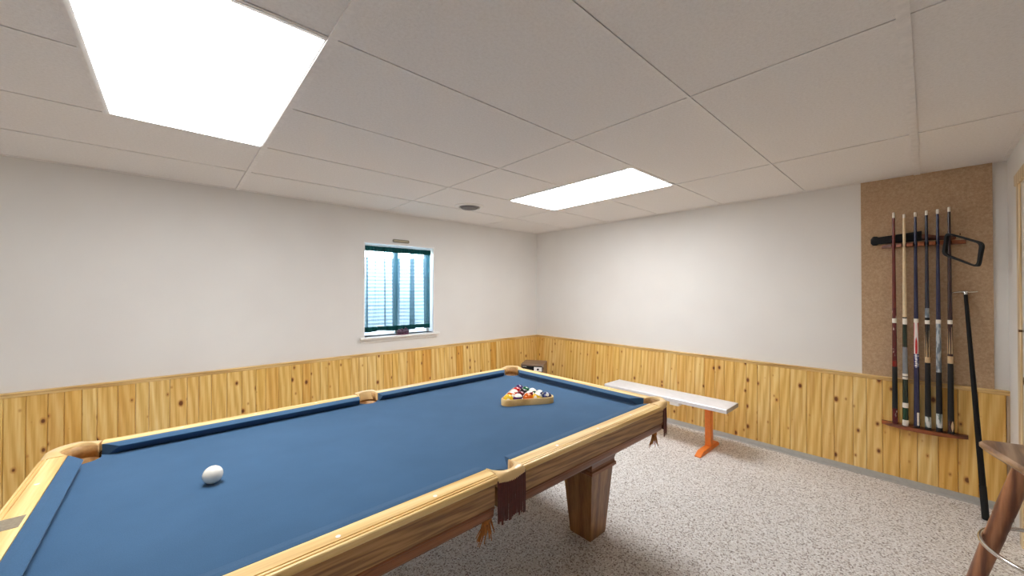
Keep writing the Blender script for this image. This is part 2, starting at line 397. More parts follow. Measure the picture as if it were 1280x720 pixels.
troffer(L1, 'large lit ceiling light panel nearest the camera, above the cue ball end of the table')
troffer(L2, 'lit ceiling light panel farther away, above the racked balls end of the table')

# round supply vent
r = thing('ceiling_vent', 'round white ceiling vent with dark louvre rings near the window', 'ceiling vent', (-1.70, -.755, H))
bm = bmesh.new(); lathe(bm, [(.098, -.001), (.100, -.010), (.118, -.010), (.134, -.002), (.134, 0.0015), (.098, .0015)], 40)
new_obj('flange', bm, M['white'], r, True)
bm = bmesh.new(); lathe(bm, [(.0, -.001), (.097, -.001), (.097, .0012), (.0, .0012)], 32); new_obj('throat', bm, M['black'], r)
for k, (ra, rb) in enumerate(((.070, .084), (.046, .060), (.0, .034))):
    bm = bmesh.new(); lathe(bm, [(ra, -.020-.003*k), (rb, -.006), (rb+.003, -.006), (ra+.002, -.023-.003*k)] if ra else [(.0, -.031), (.026, -.028), (rb, -.012), (rb-.006, -.012), (.0, -.02)], 32)
    new_obj('louvre_ring', bm, plain('grey_enamel', C8(110, 106, 106), .4) if k == 0 else bpy.data.materials['grey_enamel'], r, True)
bm = bmesh.new()
for a in (0, PI/2): box(bm, *((-.095, .095, -.003, .003) if a == 0 else (-.003, .003, -.095, .095)), -.012, -.001)
new_obj('spider', bm, bpy.data.materials['grey_enamel'], r)

# ------------------------------------------------------------------ window
w1 = bpy.data.objects.new('window_1', None); COL.objects.link(w1); struct(w1); w1.location = ((WX0+WX1)/2, 0, WZ0)
W2 = (WX1-WX0)/2; WH = WZ1-WZ0
bm = bmesh.new(); q = .012
box(bm, -W2, -W2+q, -.004, .10, 0, WH); box(bm, W2-q, W2, -.004, .10, 0, WH); box(bm, -W2+q, W2-q, -.004, .10, WH-q, WH)
new_obj('window_jamb', bm, M['white'], w1)
bm = bmesh.new(); q = .04
for a in ((-W2, -W2+q, 0, WH), (W2-q, W2, 0, WH), (-W2+q, W2-q, 0, .008), (-W2+q, W2-q, WH-q, WH)): box(bm, a[0], a[1], .10, .15, a[2], a[3])
box(bm, -.018, .018, .105, .145,   .008, WH-q)
new_obj('window_frame', bm, M['white'], w1, bevel=.004)
for s in (-1, 1):
    a, b2 = sorted((s*.018, s*(W2-q))); new_obj('window_pane', B(a, b2, .124, .128,   .008, WH-q), M['glass'], w1)
bm = bmesh.new(); box(bm, -W2, W2, 0, .10, -.02, .0); box(bm, -W2-.04, W2+.048, -.05, 0, -.02, .0)
new_obj('window_sill', bm, M['white'], w1, bevel=.004)
bm = bmesh.new(); box(bm, -W2-.03, W2+.04, -.014, 0, -.055, -.02); new_obj('window_apron', bm, M['white'], w1, bevel=.003)
# corrugated window well outside
bm = bmesh.new(); cxw = (WX0+WX1)/2; R = .62; ring = []
for k in range(61):
    z = .45+k*.0215; rr = R+(.005 if k % 2 else -.005)
    ring.append([(cxw+rr*math.cos(a), .17+rr*.9*math.sin(a), z) for a in [PI*i/28 for i in range(29)]])
loft(bm, ring, closed=False, caps=False)
ww = new_obj('window_well', bm, M['well'], smooth=True); ww.modifiers.new('solid', 'SOLIDIFY').thickness = .01; struct(ww)
bm = bmesh.new(); prism(bm, [(cxw+R*1.1*math.cos(PI*i/28), .165+R*.98*math.sin(PI*i/28)) for i in range(29)], .40, .448)
struct(new_obj('gravel', bm, plain('pale_gravel', C8(190, 186, 178), .9, var=.3, scale=90)))

# curtains
def curtain(x0, x1, label, seed, knots):
    """knots: piecewise map (cloth fraction -> place across the opening), so the cloth doubles back in pleats"""
    zt, zb = 1.792, .942
    r = thing('curtain', label, 'curtain', (0, 0, 0), 'sheer teal curtains in the window')
    n = 220
    def place(u):
        for (a, p), (b_, q_) in zip(knots, knots[1:]):
            if u <= b_:
                t_ = (u-a)/(b_-a); t_ = t_*t_*(3-2*t_)*.5+t_*.5
                return p+(q_-p)*t_
        return knots[-1][1]
    def sheet(z0, z1, rows):
        bm = bmesh.new(); rings = []
        for k in range(rows+1):
            f = k/rows; z = z0+(z1-z0)*f; gz = (zt-z)/(zt-zb); row = []
            for i in range(n+1):
                u = i/n
                x = x0+(x1-x0)*(place(u)*(1-.0*gz)+.012*gz*math.sin(PI*place(u))*math.sin(u*8+seed))
                fine = .0045*math.sin(2*PI*(u*19+.2*math.sin(u*9+seed)))*(1-.75*gz)
                big = .013*gz**.6*math.sin(2*PI*(u*6.4+.22*math.sin(u*7+seed*2)+.12*gz))
                mid_ = .007*gz*(1-.5*gz)*math.sin(2*PI*(u*12.3+.5*gz+seed))
                xs_ = .010*math.sin(PI*place(u))*gz**.6*math.sin(2*PI*(u*6.4+.22*math.sin(u*7+seed*2)+.12*gz)+1.9)
                lay = .012*math.sin(PI*u*3+seed)
                row.append((min(x1, max(x0, x+xs_)), .036+fine+big+mid_+lay*.5, z+(.005*math.sin(u*9+seed) if f == 1 and z1 < 1.2 else 0)))
            rings.append(row)
        loft(bm, rings, closed=False, caps=False); return bm
    new_obj('sheer_panel', sheet(zt-.052, zb+.045, 34), M['sheer'], r, 'all')
    o = new_obj('rod_pocket', sheet(zt, zt-.052, 3), M['hem'], r, 'all'); o.modifiers.new('solid', 'SOLIDIFY').thickness = .002
    o = new_obj('bottom_hem', sheet(zb+.045, zb, 3), M['hem'], r, 'all'); o.modifiers.new('solid', 'SOLIDIFY').thickness = .002
    return r
curtain(WX0+.016, -2.0405, 'left sheer teal curtain panel with dark green hem in the window', 3, [(0, 0), (.10, .10), (.15, .07), (.22, .16), (.36, .34), (.41, .31), (.50, .44), (.60, .60), (.65, .57), (.78, .84), (.84, .99), (.91, .80), (1, 1)])
curtain(-2.0395, WX1-.030, 'right sheer teal curtain panel with dark green hem in the window', 8, [(0, 0), (.05, .07), (.10, .01), (.22, .18), (.34, .36), (.42, .48), (.50, .38), (.58, .52), (.74, .78), (.83, .99), (.91, .76), (1, 1)])
bm = bmesh.new(); tube(bm, [(WX0+.0125, .060, 1.768), (WX1-.0125, .060, 1.768)], .004); 
tag(new_obj('curtain_rod', bm, M['white'], smooth=True), 'thin white rod carrying the teal curtains across the window top', 'curtain rod')
r = thing('ornament', 'small dark purple lumpy ornament on the window sill below the curtains', 'ornament', (-2.015, -.022, WZ0))
bm = bmesh.new(); sphere(bm, .026, (-.034, 0, .030), (1.15, .8, .95)); sphere(bm, .03, (.036, .002, .032), (1.2, .8, 1)); sphere(bm, .02, (.0, -.004, .026), (1.1, .9, 1)); sphere(bm, .014, (-.012, -.006, .05)); sphere(bm, .013, (.03, -.006, .058))
new_obj('body', bm, M['purple'], r, 'all')
bm = bmesh.new(); prism(bm, [(.066*math.cos(a), .02*math.sin(a)) for a in [2*PI*i/24 for i in range(24)]], .0005, .010); new_obj('plinth', bm, plain('pink_purple_clay', C8(120, 70, 92), .5, var=.3), r, bevel=.003)
# small plate over the window
r = thing('wall_plate', 'small tan bar plate on the wall just above the window', 'wall plate', (-2.027, 0, 1.859))
def rrect(hx, hz, rad, n=5):
    p = []
    for cx, cz, a0 in ((hx-rad, hz-rad, 0), (-hx+rad, hz-rad, 90), (-hx+rad, -hz+rad, 180), (hx-rad, -hz+rad, 270)): p += arc(cx, cz, rad, a0, a0+90, n)
    return p
bm = bmesh.new(); loft(bm, [[(x, -.0002, z) for x, z in rrect(.09, .016, .012)], [(x, -.008, z) for x, z in rrect(.09, .016, .012)]]); new_obj('backing', bm, M['tanplate_edge'], r)
bm = bmesh.new(); loft(bm, [[(x, -.008, z) for x, z in rrect(.082, .0095, .008)], [(x, -.012, z) for x, z in rrect(.08, .008, .007)]]); new_obj('face', bm, M['tanplate'], r)

# ------------------------------------------------------------------ pool table
TX, TY = -2.934, -2.068
T = thing('pool_table', 'oak pool table with blue cloth and fringed leather pockets', 'pool table', (TX, TY, 0))
ZT, ZN, ZB = .740, .7335, .700
NX, NY, BX, BY, OX, OY = 1.083, .5425, 1.128, .5875, 1.1975, .657
CC = (1.105, .568); CR = .056        # corner hole
SC = (0, .600); SR = .054            # side hole
def corner_cut(sx, sy):              # arc of the bed outline at a corner, ordered ccw for (+,+)
    pts = arc(CC[0], CC[1], CR, -72, -198, 14)
    pts = [(sx*x, sy*y) for x, y in pts]
    return pts
def side_cut(sy):
    pts = [(sy*0+x, sy*y) for x, y in arc(SC[0], SC[1], SR, -14, -166, 12)]
    return pts
# bed outline, counter-clockwise from the +x edge
poly = corner_cut(1, 1)+[(x, y) for x, y in side_cut(1)]+corner_cut(-1, 1)[::-1]+corner_cut(-1, -1)+[(x, y) for x, y in side_cut(-1)[::-1]]+corner_cut(1, -1)[::-1]
bm = bmesh.new(); prism(bm, poly, .665, ZB); bmesh.ops.triangulate(bm, faces=[f for f in bm.faces if len(f.verts) > 4])
new_obj('bed_cloth', bm, M['felt'], T)
# cushions
def cushion(plan, name='cushion'):   # plan: bw0, bw1, n1, n0 (2d)
    b0, b1, n1, n0 = [Vector(p) for p in plan]
    def sec(b_, n_):
        d_ = (n_-b_); 
        return [(*(b_), ZB-.004), (*(b_), ZT), (*(b_+d_*.35), ZT-.0006), (*(b_+d_*.85), ZN+.0012), (*(n_-d_*.02), ZN), (*n_, ZN-.002), (*(n_-d_*.01), ZN-.004), (*(n_-d_*.62), ZB+.001), (*(n_-d_*.64), ZB-.004)]
    bm = bmesh.new(); loft(bm, [sec(b0, n0), sec(b1, n1)]); return new_obj(name, bm, M['felt'], T)
for sy_ in (1, -1):
    for sx_ in (1, -1):
        cushion([(sx_*.054, sy_*BY), (sx_*1.05, sy_*BY), (sx_*1.0, sy_*NY), (sx_*.066, sy_*NY)])
for sx_ in (1, -1): cushion([(sx_*BX, -.518), (sx_*BX, .518), (sx_*NX, .455), (sx_*NX, -.455)])
# rails (top boards) and aprons
rp = [(.0022, .715), (.0022, .7395), (.0032, .7405), (.046, .7405), (.0475, .7404), (.0482, .7372), (.0502, .7370), (.0512, .7400), (.0572, .7396), (.0580, .7362), (.0600, .7360), (.0610, .7388), (.0672, .7378), (.0695, .7350), (.0695, .722), (.066, .717), (.062, .715)]
ap = [(.040, .725), (.0635, .725), (.0635, .650), (.0600, .6475), (.0600, .6440), (.040, .6440)]
am = [(.038, .6438), (.0612, .6438), (.0630, .640), (.0612, .6365), (.0570, .635), (.0580, .629), (.0560, .612), (.0520, .604), (.038, .604)]
def long_piece(prof, x0, x1, s, mat, name, base_=BY):
    bm = bmesh.new(); loft(bm, [[(x0, s*(base_+q), z) for q, z in prof], [(x1, s*(base_+q), z) for q, z in prof]]); return new_obj(name, bm, mat, T)
def end_piece(prof, y0, y1, s, mat, name, base_=BX):
    bm = bmesh.new(); loft(bm, [[(s*(base_+q), y0, z) for q, z in prof], [(s*(base_+q), y1, z) for q, z in prof]]); return new_obj(name, bm, mat, T)
sight_pts = []
for s in (1, -1):
    for sx_ in (1, -1):
        a, b2 = sorted((sx_*.056, sx_*1.052)); rl = long_piece(rp, a, b2, s, M['oak_top'], 'rail')
        for k in (1, 2, 3):
            bm = bmesh.new(); lathe(bm, [(.0062, .7403), (.0062, .7409), (.005, .7412), (0, .7412)], 14, sx_*.271*k, s*(BY+.033)); new_obj('sight', bm, M['pearl'], rl, True)
        a, b2 = sorted((sx_*.068, sx_*1.085)); apx = long_piece(ap, a, b2, s, M['oak'], 'apron'); md = long_piece(am, a, b2, s, M['oak_mold'], 'apron_molding')
for s in (1, -1):
    rl = end_piece(rp, -.522, .522, s, M['oak_top_y'], 'rail')
    for k in (-1, 0, 1):
        if s == -1 and k == 0: continue
        bm = bmesh.new(); lathe(bm, [(.0062, .7403), (.0062, .7409), (.005, .7412), (0, .7412)], 14, s*(BX+.030), k*.271); new_obj('sight', bm, M['pearl'], rl, True)
    if s == -1:
        bm = B(-BX-.052, -BX-.008, -.036, .036, .7404, .7416); new_obj('name_plate', bm, M['plaque'], rl, bevel=.0008)
    end_piece(ap, -.545, .545, s, M['oak_y'], 'apron'); end_piece(am, -.545, .545, s, M['oak_mold'], 'apron_molding')
# inner frame box under the slate
bm = bmesh.new()
for q in ((-.97, .97, -.50, -.46), (-.97, .97, .46, .50), (-.97, -.93, -.46, .46), (.93, .97, -.46, .46)): box(bm, *q, .560, .665)
new_obj('frame', bm, M['oak_leg'], T)
bm = bmesh.new(); box(bm, -1.17, 1.17, -.63, .63, .640, .662)
bmesh.ops.delete(bm, geom=bm.verts, context='VERTS')
# slate backing with holes for the pockets
prism(bm, poly, .628, .664); bmesh.ops.triangulate(bm, faces=[f for f in bm.faces if len(f.verts) > 4]); new_obj('slate', bm, plain('slate_grey', C8(90, 86, 80), .8), T)
# pockets
def strips(pts_fn, n, z0, z1, parent, mat):
    """a fringe of overlapping hanging leather strips along a path: pts_fn(u)->(x,y,nx,ny)"""
    bm = bmesh.new(); rnd = random.Random(5)
    for i in range(n):
        u0, u1 = (i-.06)/n, (i+1.06)/n; zl = z1+rnd.uniform(-.006, .008)
        rings = []
        for z, o in ((z0, 0), (z0*.5+zl*.5, rnd.uniform(0, .002)), (zl, rnd.uniform(-.002, .003))):
            a = pts_fn(max(0, u0)); b_ = pts_fn(min(1, u1)); mx_ = pts_fn((u0+u1)/2)
            rings.append([(a[0]+a[2]*o, a[1]+a[3]*o, z), (mx_[0]+mx_[2]*(o+.0022), mx_[1]+mx_[3]*(o+.0022), z), (b_[0]+b_[2]*o, b_[1]+b_[3]*o, z), (mx_[0]+mx_[2]*(o-.003), mx_[1]+mx_[3]*(o-.003), z)])
        loft(bm, rings)
    return new_obj('fringe', bm, mat, parent)
def tassel(parent, x, y, z, sgn, seed):
    rnd = random.Random(seed); bm = bmesh.new()
    for k in range(16):
        a = rnd.uniform(0, 2*PI); r0 = rnd.uniform(0, .008); ln = rnd.uniform(.045, .075)
        p0 = Vector((x+r0*math.cos(a), y+r0*math.sin(a), z)); p1 = p0+Vector((.008*math.cos(a), .006*math.sin(a), -ln*.5)); p2 = p0+Vector((.022*math.cos(a)+sgn*.006, .014*math.sin(a), -ln))
        tube(bm, [p0, p1, p2], [.0026, .0024, .0012], 6)
    lathe(bm, [(.004, .012), (.012, .006), (.013, -.006), (.008, -.014)], 12, x, y, z)
    return new_obj('tassel', bm, M['tassel'], parent)
def rim_section(inner, outer, top=.7425, bot=.704, crown=.009):
    """inner/outer: matched plan points -> rounded band"""
    rings = []; N_ = len(inner)-1; base_top = top
    for i_, ((ix, iy), (ox, oy)) in enumerate(zip(inner, outer)):
        dx, dy = ox-ix, oy-iy
        top = base_top+crown*min(1, 1.6*math.sin(PI*i_/N_))
        P = lambda f, z: (ix+dx*f, iy+dy*f, z)
        rings.append([P(0, bot-.0), P(0, top-.006), P(.10, top-.0012), P(.28, top), P(.72, top-.0005), P(.9, top-.005), P(1, top-.013), P(1, top-.024), P(.9, top-.028), P(.7, bot-.0)])
    return rings
for sx_ in (1, -1):
    for sy_ in (1, -1):
        n = 22
        inner = arc(CC[0], CC[1], CR-.007, -66, 156, n)
        outer = [(OX, .522), (OX, .545)]+arc(OX-.098, OY-.098, .098, 0, 90, n-4)+[(1.075, OY), (1.052, OY)]
        f = lambda L_: [(sx_*x, sy_*y) for x, y in L_]
        bm = bmesh.new(); loft(bm, rim_section(f(inner), f(outer))); rim = new_obj('pocket_rim', bm, M['rim'], T, True)
        # leather cup
        bm = bmesh.new(); rings = []
        for rr, z in ((CR-.006, .728), (CR-.004, .690), (CR-.006, .655), (CR-.014, .622), (.022, .606), (.001, .603)):
            rings.append([(sx_*(CC[0]+rr*math.cos(a)), sy_*(CC[1]+rr*math.sin(a)), z) for a in [2*PI*i/26 for i in range(26)]])
        R_ = loft(bm, rings[1:], True, False)
        half = [[(sx_*(CC[0]+rr*math.cos(a)), sy_*(CC[1]+rr*math.sin(a)), z) for a in [math.radians(-70+i*10) for i in range(24)]] for rr, z in ((CR-.006, .738), (CR-.004, .690))]
        loft(bm, half, False, False)
        cup = new_obj('pocket_cup', bm, M['leather'], rim, 'all'); cup.modifiers.new('solid', 'SOLIDIFY').thickness = .003
        path = [(OX-.006, .548)]+arc(OX-.098, OY-.098, .093, 5, 85, 10)+[(1.088, OY-.005)]
        def pf(u, path=path, sx_=sx_, sy_=sy_):
            k = u*(len(path)-1); i = min(int(k), len(path)-2); q = k-i
            x = path[i][0]*(1-q)+path[i+1][0]*q; y = path[i][1]*(1-q)+path[i+1][1]*q
            nx, ny = x-(OX-.11), y-(OY-.11); ln = math.hypot(nx, ny) or 1
            return sx_*x, sy_*y, sx_*nx/ln, sy_*ny/ln
        strips(pf, 16, .718, .575, rim, M['fringe'])
        tassel(rim, sx_*1.035, sy_*.628, .596, -sx_, 3+sx_+2*sy_)
for sy_ in (1, -1):
    n = 18
    inner = [(.052, .578)]+arc(SC[0], .594, SR-.006, -6, 186, n-2)+[(-.052, .578)]
    outer = [(.0545, .650), (.0585, OY)]+[(.062*math.cos(math.radians(8+164*i/(n-4))), OY+.010*math.sin(math.radians(8+164*i/(n-4)))) for i in range(n-3)]+[(-.0585, OY), (-.0545, .650)]
    inner = inner[:len(outer)] if len(inner) >= len(outer) else inner
    k = min(len(inner), len(outer)); inner = [inner[int(i*(len(inner)-1)/(k-1))] for i in range(k)]; outer = [outer[int(i*(len(outer)-1)/(k-1))] for i in range(k)]
    f = lambda L_: [(x, sy_*y) for x, y in L_]
    bm = bmesh.new(); loft(bm, rim_section(f(inner), f(outer), .7415, .700, .0035 if sy_ < 0 else .008)); rim = new_obj('pocket_rim', bm, M['rim'], T, True)
    bm = bmesh.new()
    rings = [[(SC[0]+rr*math.cos(a), sy_*(SC[1]-.002+rr*math.sin(a)), z) for a in [2*PI*i/26 for i in range(26)]] for rr, z in ((SR-.005, .690), (SR-.007, .655), (SR-.014, .622), (.022, .606), (.001, .603))]
    loft(bm, rings, True, False)
    loft(bm, [[(SC[0]+rr*math.cos(a), sy_*(SC[1]-.002+rr*math.sin(a)), z) for a in [math.radians(-5+i*10) for i in range(20)]] for rr, z in ((SR-.006, .738), (SR-.005, .690))], False, False)
    cup = new_obj('pocket_cup', bm, M['leather'], rim, 'all'); cup.modifiers.new('solid', 'SOLIDIFY').thickness = .003
    def pf(u, sy_=sy_):
        x = -.064+.128*u; return x, sy_*(OY+.001+.004*math.sin(PI*u)), 0, sy_
    strips(pf, 17, .726, .588, rim, M['fringe'])
    tassel(rim, -.088, sy_*.628, .596, -1, 30+sy_)
    tassel(rim, -.074, sy_*.622, .600, -1, 40+sy_)
# legs
for sx_ in (1, -1):
    for sy_ in (1, -1):
        lx, ly = sx_*.884, sy_*.312
        bm = bmesh.new(); rings = []
        for hwid, z in ((.068, 0), (.070, .012), (.099, .365), (.099, .372)): rings.append([(lx+a*hwid, ly+b_*hwid, z) for a, b_ in ((-1, -1), (1, -1), (1, 1), (-1, 1))])
        loft(bm, rings); leg = new_obj('leg', bm, M['oak_leg'], T, bevel=.003)
        bm = bmesh.new(); rings = []
        for hwid, z in ((.104, .372), (.112, .378), (.112, .394), (.106, .400), (.104, .412), (.112, .440), (.126, .462), (.130, .470), (.130, .600), (.130, .628)): rings.append([(lx+a*hwid, ly+b_*hwid, z) for a, b_ in ((-1, -1), (1, -1), (1, 1), (-1, 1))])
        loft(bm, rings); new_obj('leg_cap', bm, M['oak_mold'], leg)

# balls
def ball_mat(name, base, stripe):
    t = NT(name); tc = t.n('ShaderNodeTexCoord'); sp_ = t.n('ShaderNodeSeparateXYZ'); t.l(tc.outputs['Object'], sp_.inputs[0])
    W_ = C8(244, 240, 228); c = base
    if stripe:
        band = t.math('LESS_THAN', t.math('ABSOLUTE', sp_.outputs[2]), .0150)
        c = t.mix(band, W_, base)
    # number spot on +y side
    if base != W_:
        x2 = t.math('MULTIPLY', sp_.outputs[0], sp_.outputs[0]); z2 = t.math('MULTIPLY', sp_.outputs[2], sp_.outputs[2])
        dd = t.math('SQRT', t.math('ADD', x2, z2)); spot = t.math('LESS_THAN', dd, .0095)
        c = t.mix(spot, c, W_)
    t.bsdf(c, .12, spec=.5, coat=.3); return t.m
BR = .0286; BZ = ZB+BR+.0002
hues = {1: ('yellow', C8(236, 196, 40)), 2: ('navy blue', C8(28, 36, 92)), 3: ('red', C8(190, 34, 34)), 4: ('purple', C8(70, 36, 96)), 5: ('orange', C8(226, 106, 26)), 6: ('green', C8(20, 94, 60)), 7: ('maroon', C8(110, 24, 34)), 8: ('black', C8(18, 18, 20))}
bmats = {}
for k in range(1, 16): bmats[k] = ball_mat('ball_%d' % k, hues[k if k < 9 else k-8][1], k > 8)
cue_bm = bmesh.new(); sphere(cue_bm, BR)
o = new_obj('cue_ball', cue_bm, ball_mat('cue_ball_white', C8(244, 240, 228), False), smooth='all'); o.location = (TX-.744, TY+.012, BZ)
tag(o, 'plain white cue ball alone at the near end of the blue cloth', 'cue ball')
# rack frame
ax = Vector((.878, -.479)); ay = Vector((.479, .878))    # along the base, towards the apex
b0 = Vector((.508, -.010)); 
def rk(u, v): p = b0+ax*u+ay*v; return p.x, p.y
cxr = .162; st3 = math.sqrt(3)
# triangle of ball centres: base row at v = wall + r
wall_t = .011; vb = wall_t+BR+.0012
Rin = BR+.0012
centres = [(cxr-4*BR*1.0, vb), (cxr+4*BR, vb), (cxr, vb+4*BR*st3)]
def rounded_tri(off):
    pts = []; 
    for (cx, cy_), a0 in zip(centres, (150, 270, 30)):
        pts += arc(cx, cy_, off, a0, a0+120, 6)
    return pts
inn = rounded_tri(Rin); out = rounded_tri(Rin+wall_t)
bm = bmesh.new()
loft(bm, [[(TX+rk(*p)[0], TY+rk(*p)[1], z) for p in L_] for L_, z in ((out, ZB+.0004), (out, ZB+.031), (rounded_tri(Rin+wall_t*.8), ZB+.035), (rounded_tri(Rin+wall_t*.25), ZB+.035), (inn, ZB+.032), (inn, ZB+.0004), (out, ZB+.0004))], True, False)
bmesh.ops.remove_doubles(bm, verts=bm.verts, dist=1e-6)
o = new_obj('triangle_rack', bm, wood('rack_maple', C8(232, 200, 140), C8(220, 182, 118), C8(196, 154, 92), 'X', .35, 6, .3), smooth=True)
tag(o, 'light wooden triangle rack holding the balls on the blue cloth', 'ball rack')
rows = [[1, 12, 5, 9, 2], [13, 7, 15, 10], [11, 8, 14], [3, 6], [4]]
names5 = ['front row', 'second row', 'middle row', 'row of two', 'apex']
pos_words = {5: ['left end of', 'second left in', 'centre of', 'second right in', 'right end of'], 4: ['left end of', 'second left in', 'second right in', 'right end of'], 3: ['left end of', 'centre of', 'right end of'], 2: ['left ball of', 'right ball of'], 1: ['far']}
sph = bmesh.new(); sphere(sph, BR); sm = bpy.data.meshes.new('billiard_ball'); sph.to_mesh(sm); sph.free()
for p in sm.polygons: p.use_smooth = True
rnd = random.Random(11)
for ri, row in enumerate(rows):
    for ci, num in enumerate(row):
        me = sm.copy(); me.materials.clear(); me.materials.append(bmats[num])
        o = bpy.data.objects.new('billiard_ball', me); COL.objects.link(o)
        u = cxr+(ci-(len(row)-1)/2)*2*BR; vv = vb+ri*BR*st3
        x, y = rk(u, vv); o.location = (TX+x, TY+y, BZ)
        o.rotation_euler = (rnd.uniform(-.5, .5), rnd.uniform(-.4, .4), rnd.uniform(0, 6)) if num > 8 else (rnd.uniform(-1, 1), rnd.uniform(-1, 1), rnd.uniform(0, 6))
        if num == 2: o.rotation_euler = (.7, 0, 2.5)
        col = hues[num if num < 9 else num-8][0]
        kind = ('solid %s ball' % col) if num < 9 else ('white ball with %s stripe' % col)
        place = '%s the triangle rack\'s %s' % (pos_words[len(row)][ci], names5[ri]) if ri < 4 else 'far apex of the triangle rack'
        tag(o, '%s, %s' % (kind, place), 'pool ball', 'balls in the triangle rack')

# ------------------------------------------------------------------ bench
r = thing('bench', 'long aluminium bench with orange legs against the pine wall', 'bench', (-.435, -2.05, 0))
bm = bmesh.new(); hwb = .135; zt = .418
prof = [(-hwb, zt-.034), (-hwb-.002, zt-.006), (-hwb+.004, zt)]
xq = -hwb+.02
while xq < hwb-.02: prof += [(xq, zt), (xq+.003, zt-.0025), (xq+.006, zt)]; xq += .02
prof += [(hwb-.004, zt), (hwb+.002, zt-.006), (hwb, zt-.034), (hwb-.006, zt-.034), (hwb-.006, zt-.010), (-hwb+.006, zt-.010), (-hwb+.006, zt-.034)]
loft(bm, [[(x, -.556, z) for x, z in prof], [(x, .558, z) for x, z in prof]])
seat = new_obj('seat', bm, M['alu'], r)
for s in (-1, 1):
    bm = bmesh.new(); a, b2 = sorted((s*.556, s*.5585))
    box(bm, -hwb+.001, hwb-.001, a, b2, zt-.034, zt-.002); new_obj('end_cap', bm, plain('grey_end_cap', C8(168, 166, 164), .4), seat)
for s in (-1, 1):
    y = -.36 if s < 0 else .36
    bm = bmesh.new(); box(bm, .022, .072, y-.025, y+.025, .035, zt-.014); leg = new_obj('leg', bm, M['orange'], r, bevel=.004)
    bm = bmesh.new()
    loft(bm, [[(-.195, y+a, z) for a, z in ((-.024, 0), (.024, 0), (.024, .008), (-.024, .008))], [(-.13, y+a, z) for a, z in ((-.024, 0), (.024, 0), (.024, .036), (-.024, .036))], [(.18, y+a, z) for a, z in ((-.024, 0), (.024, 0), (.024, .036), (-.024, .036))], [(.215, y+a, z) for a, z in ((-.024, 0), (.024, 0), (.024, .012), (-.024, .012))]])
    new_obj('foot', bm, M['orange'], leg, bevel=.003)
    bm = B(-.10, .12, y-.022, y+.022, zt-.020, zt-.010); new_obj('seat_support', bm, M['orange'], leg)
bm = bmesh.new(); box(bm, -.1285, -.05, -.180, -.100, zt-.062, zt-.010); new_obj('clip', bm, M['white'], r, bevel=.003)

# ------------------------------------------------------------------ dehumidifier in the corner
fl = Vector((-.700, -.412)); fr = Vector((-.548, -.640)); ex = (fr-fl).normalized(); ang = math.atan2(ex.y, ex.x)
mid = (fl+fr)/2+Vector((-ex.y, ex.x))*.135
r = thing('dehumidifier', 'brown wood-grain dehumidifier with black control panel standing in the room corner', 'dehumidifier', (mid.x, mid.y, 0), None, ang)
hwd, hdp, ht = .137, .135, .480
bm = B(-hwd, hwd, -hdp, hdp, .03, ht); new_obj('cabinet', bm, M['walnut'], r, bevel=.006)
bm = B(-hwd+.014, hwd-.014, -hdp-.004, -hdp, ht-.092, ht-.022); pn = new_obj('control_panel', bm, M['black'], r)
bm = B(.022, hwd-.022, -hdp-.0055, -hdp-.004, ht-.082, ht-.032); new_obj('dial_plate', bm, M['white'], pn)
bm = bmesh.new(); tube(bm, [(.07, -hdp-.0055, ht-.058), (.07, -hdp-.016, ht-.058)], .012, 16); box(bm, .066, .074, -hdp-.020, -hdp-.016, ht-.069, ht-.047); new_obj('knob', bm, M['black'], pn)
bm = B(-hwd+.022, -hwd+.07, -hdp-.0052, -hdp-.004, ht-.036, ht-.028); new_obj('badge', bm, M['chrome'], pn)
bm = bmesh.new()
for k in range(14): box(bm, -hwd+.02, hwd-.02, -hdp-.004, -hdp, .07+k*.022, .082+k*.022)
new_obj('grille', bm, plain('brown_grille', C8(86, 62, 46), .5), r)
for a in (-1, 1):
    for b_ in (-1, 1):
        bm = bmesh.new(); lathe(bm, [(.012, 0), (.014, .004), (.014, .03)], 12, a*(hwd-.03), b_*(hdp-.03)); new_obj('foot', bm, M['black'], r)

# ------------------------------------------------------------------ cue wall
bm = B(-.010, -.0003, -3.938, -3.337, RAIL+.0005, H-.003)
tag(new_obj('backing_board', bm, M['board']), 'tall brown fibre board on the white wall behind the cues', 'board')
cue_y = [-3.508, -3.558, -3.611, -3.6615, -3.7105, -3.760]; CX = -.058
def holder(name, label, zc, y0, y1, back, depth, notch, thick):
    yc = (y0+y1)/2; hl = (y1-y0)/2
    front = lambda y: -(back*-1+.018+(depth-.018)*(1-abs((y-yc)/hl)**2.4))
    pts = []
    N_ = 120
    for i in range(N_+1):
        y = y0+(y1-y0)*i/N_; x = front(y)
        if notch:
            for c in cue_y:
                dy = abs(y-c)
                if dy < .0105: x = max(x, CX+math.sqrt(.0105**2-dy*dy))
        pts.append((x, y))
    poly = pts+[(back, y1), (back, y0)]
    bm = bmesh.new(); prism(bm, poly, zc-thick, zc); bmesh.ops.triangulate(bm, faces=[f for f in bm.faces if len(f.verts) > 4])
    return tag(new_obj(name, bm, M['dark_wood']), label, 'cue holder', 'wall cue holders')
ZL = .4265
holder('cue_holder', 'lower red-brown wooden shelf on the pine wall carrying the cue butts', ZL, -3.832, -3.440, -.0125, .085, False, .024)
holder('cue_holder', 'upper red-brown wooden bar on the brown board steadying the cue tips', 1.672, -3.830, -3.446, -.0105, .072, True, .024)

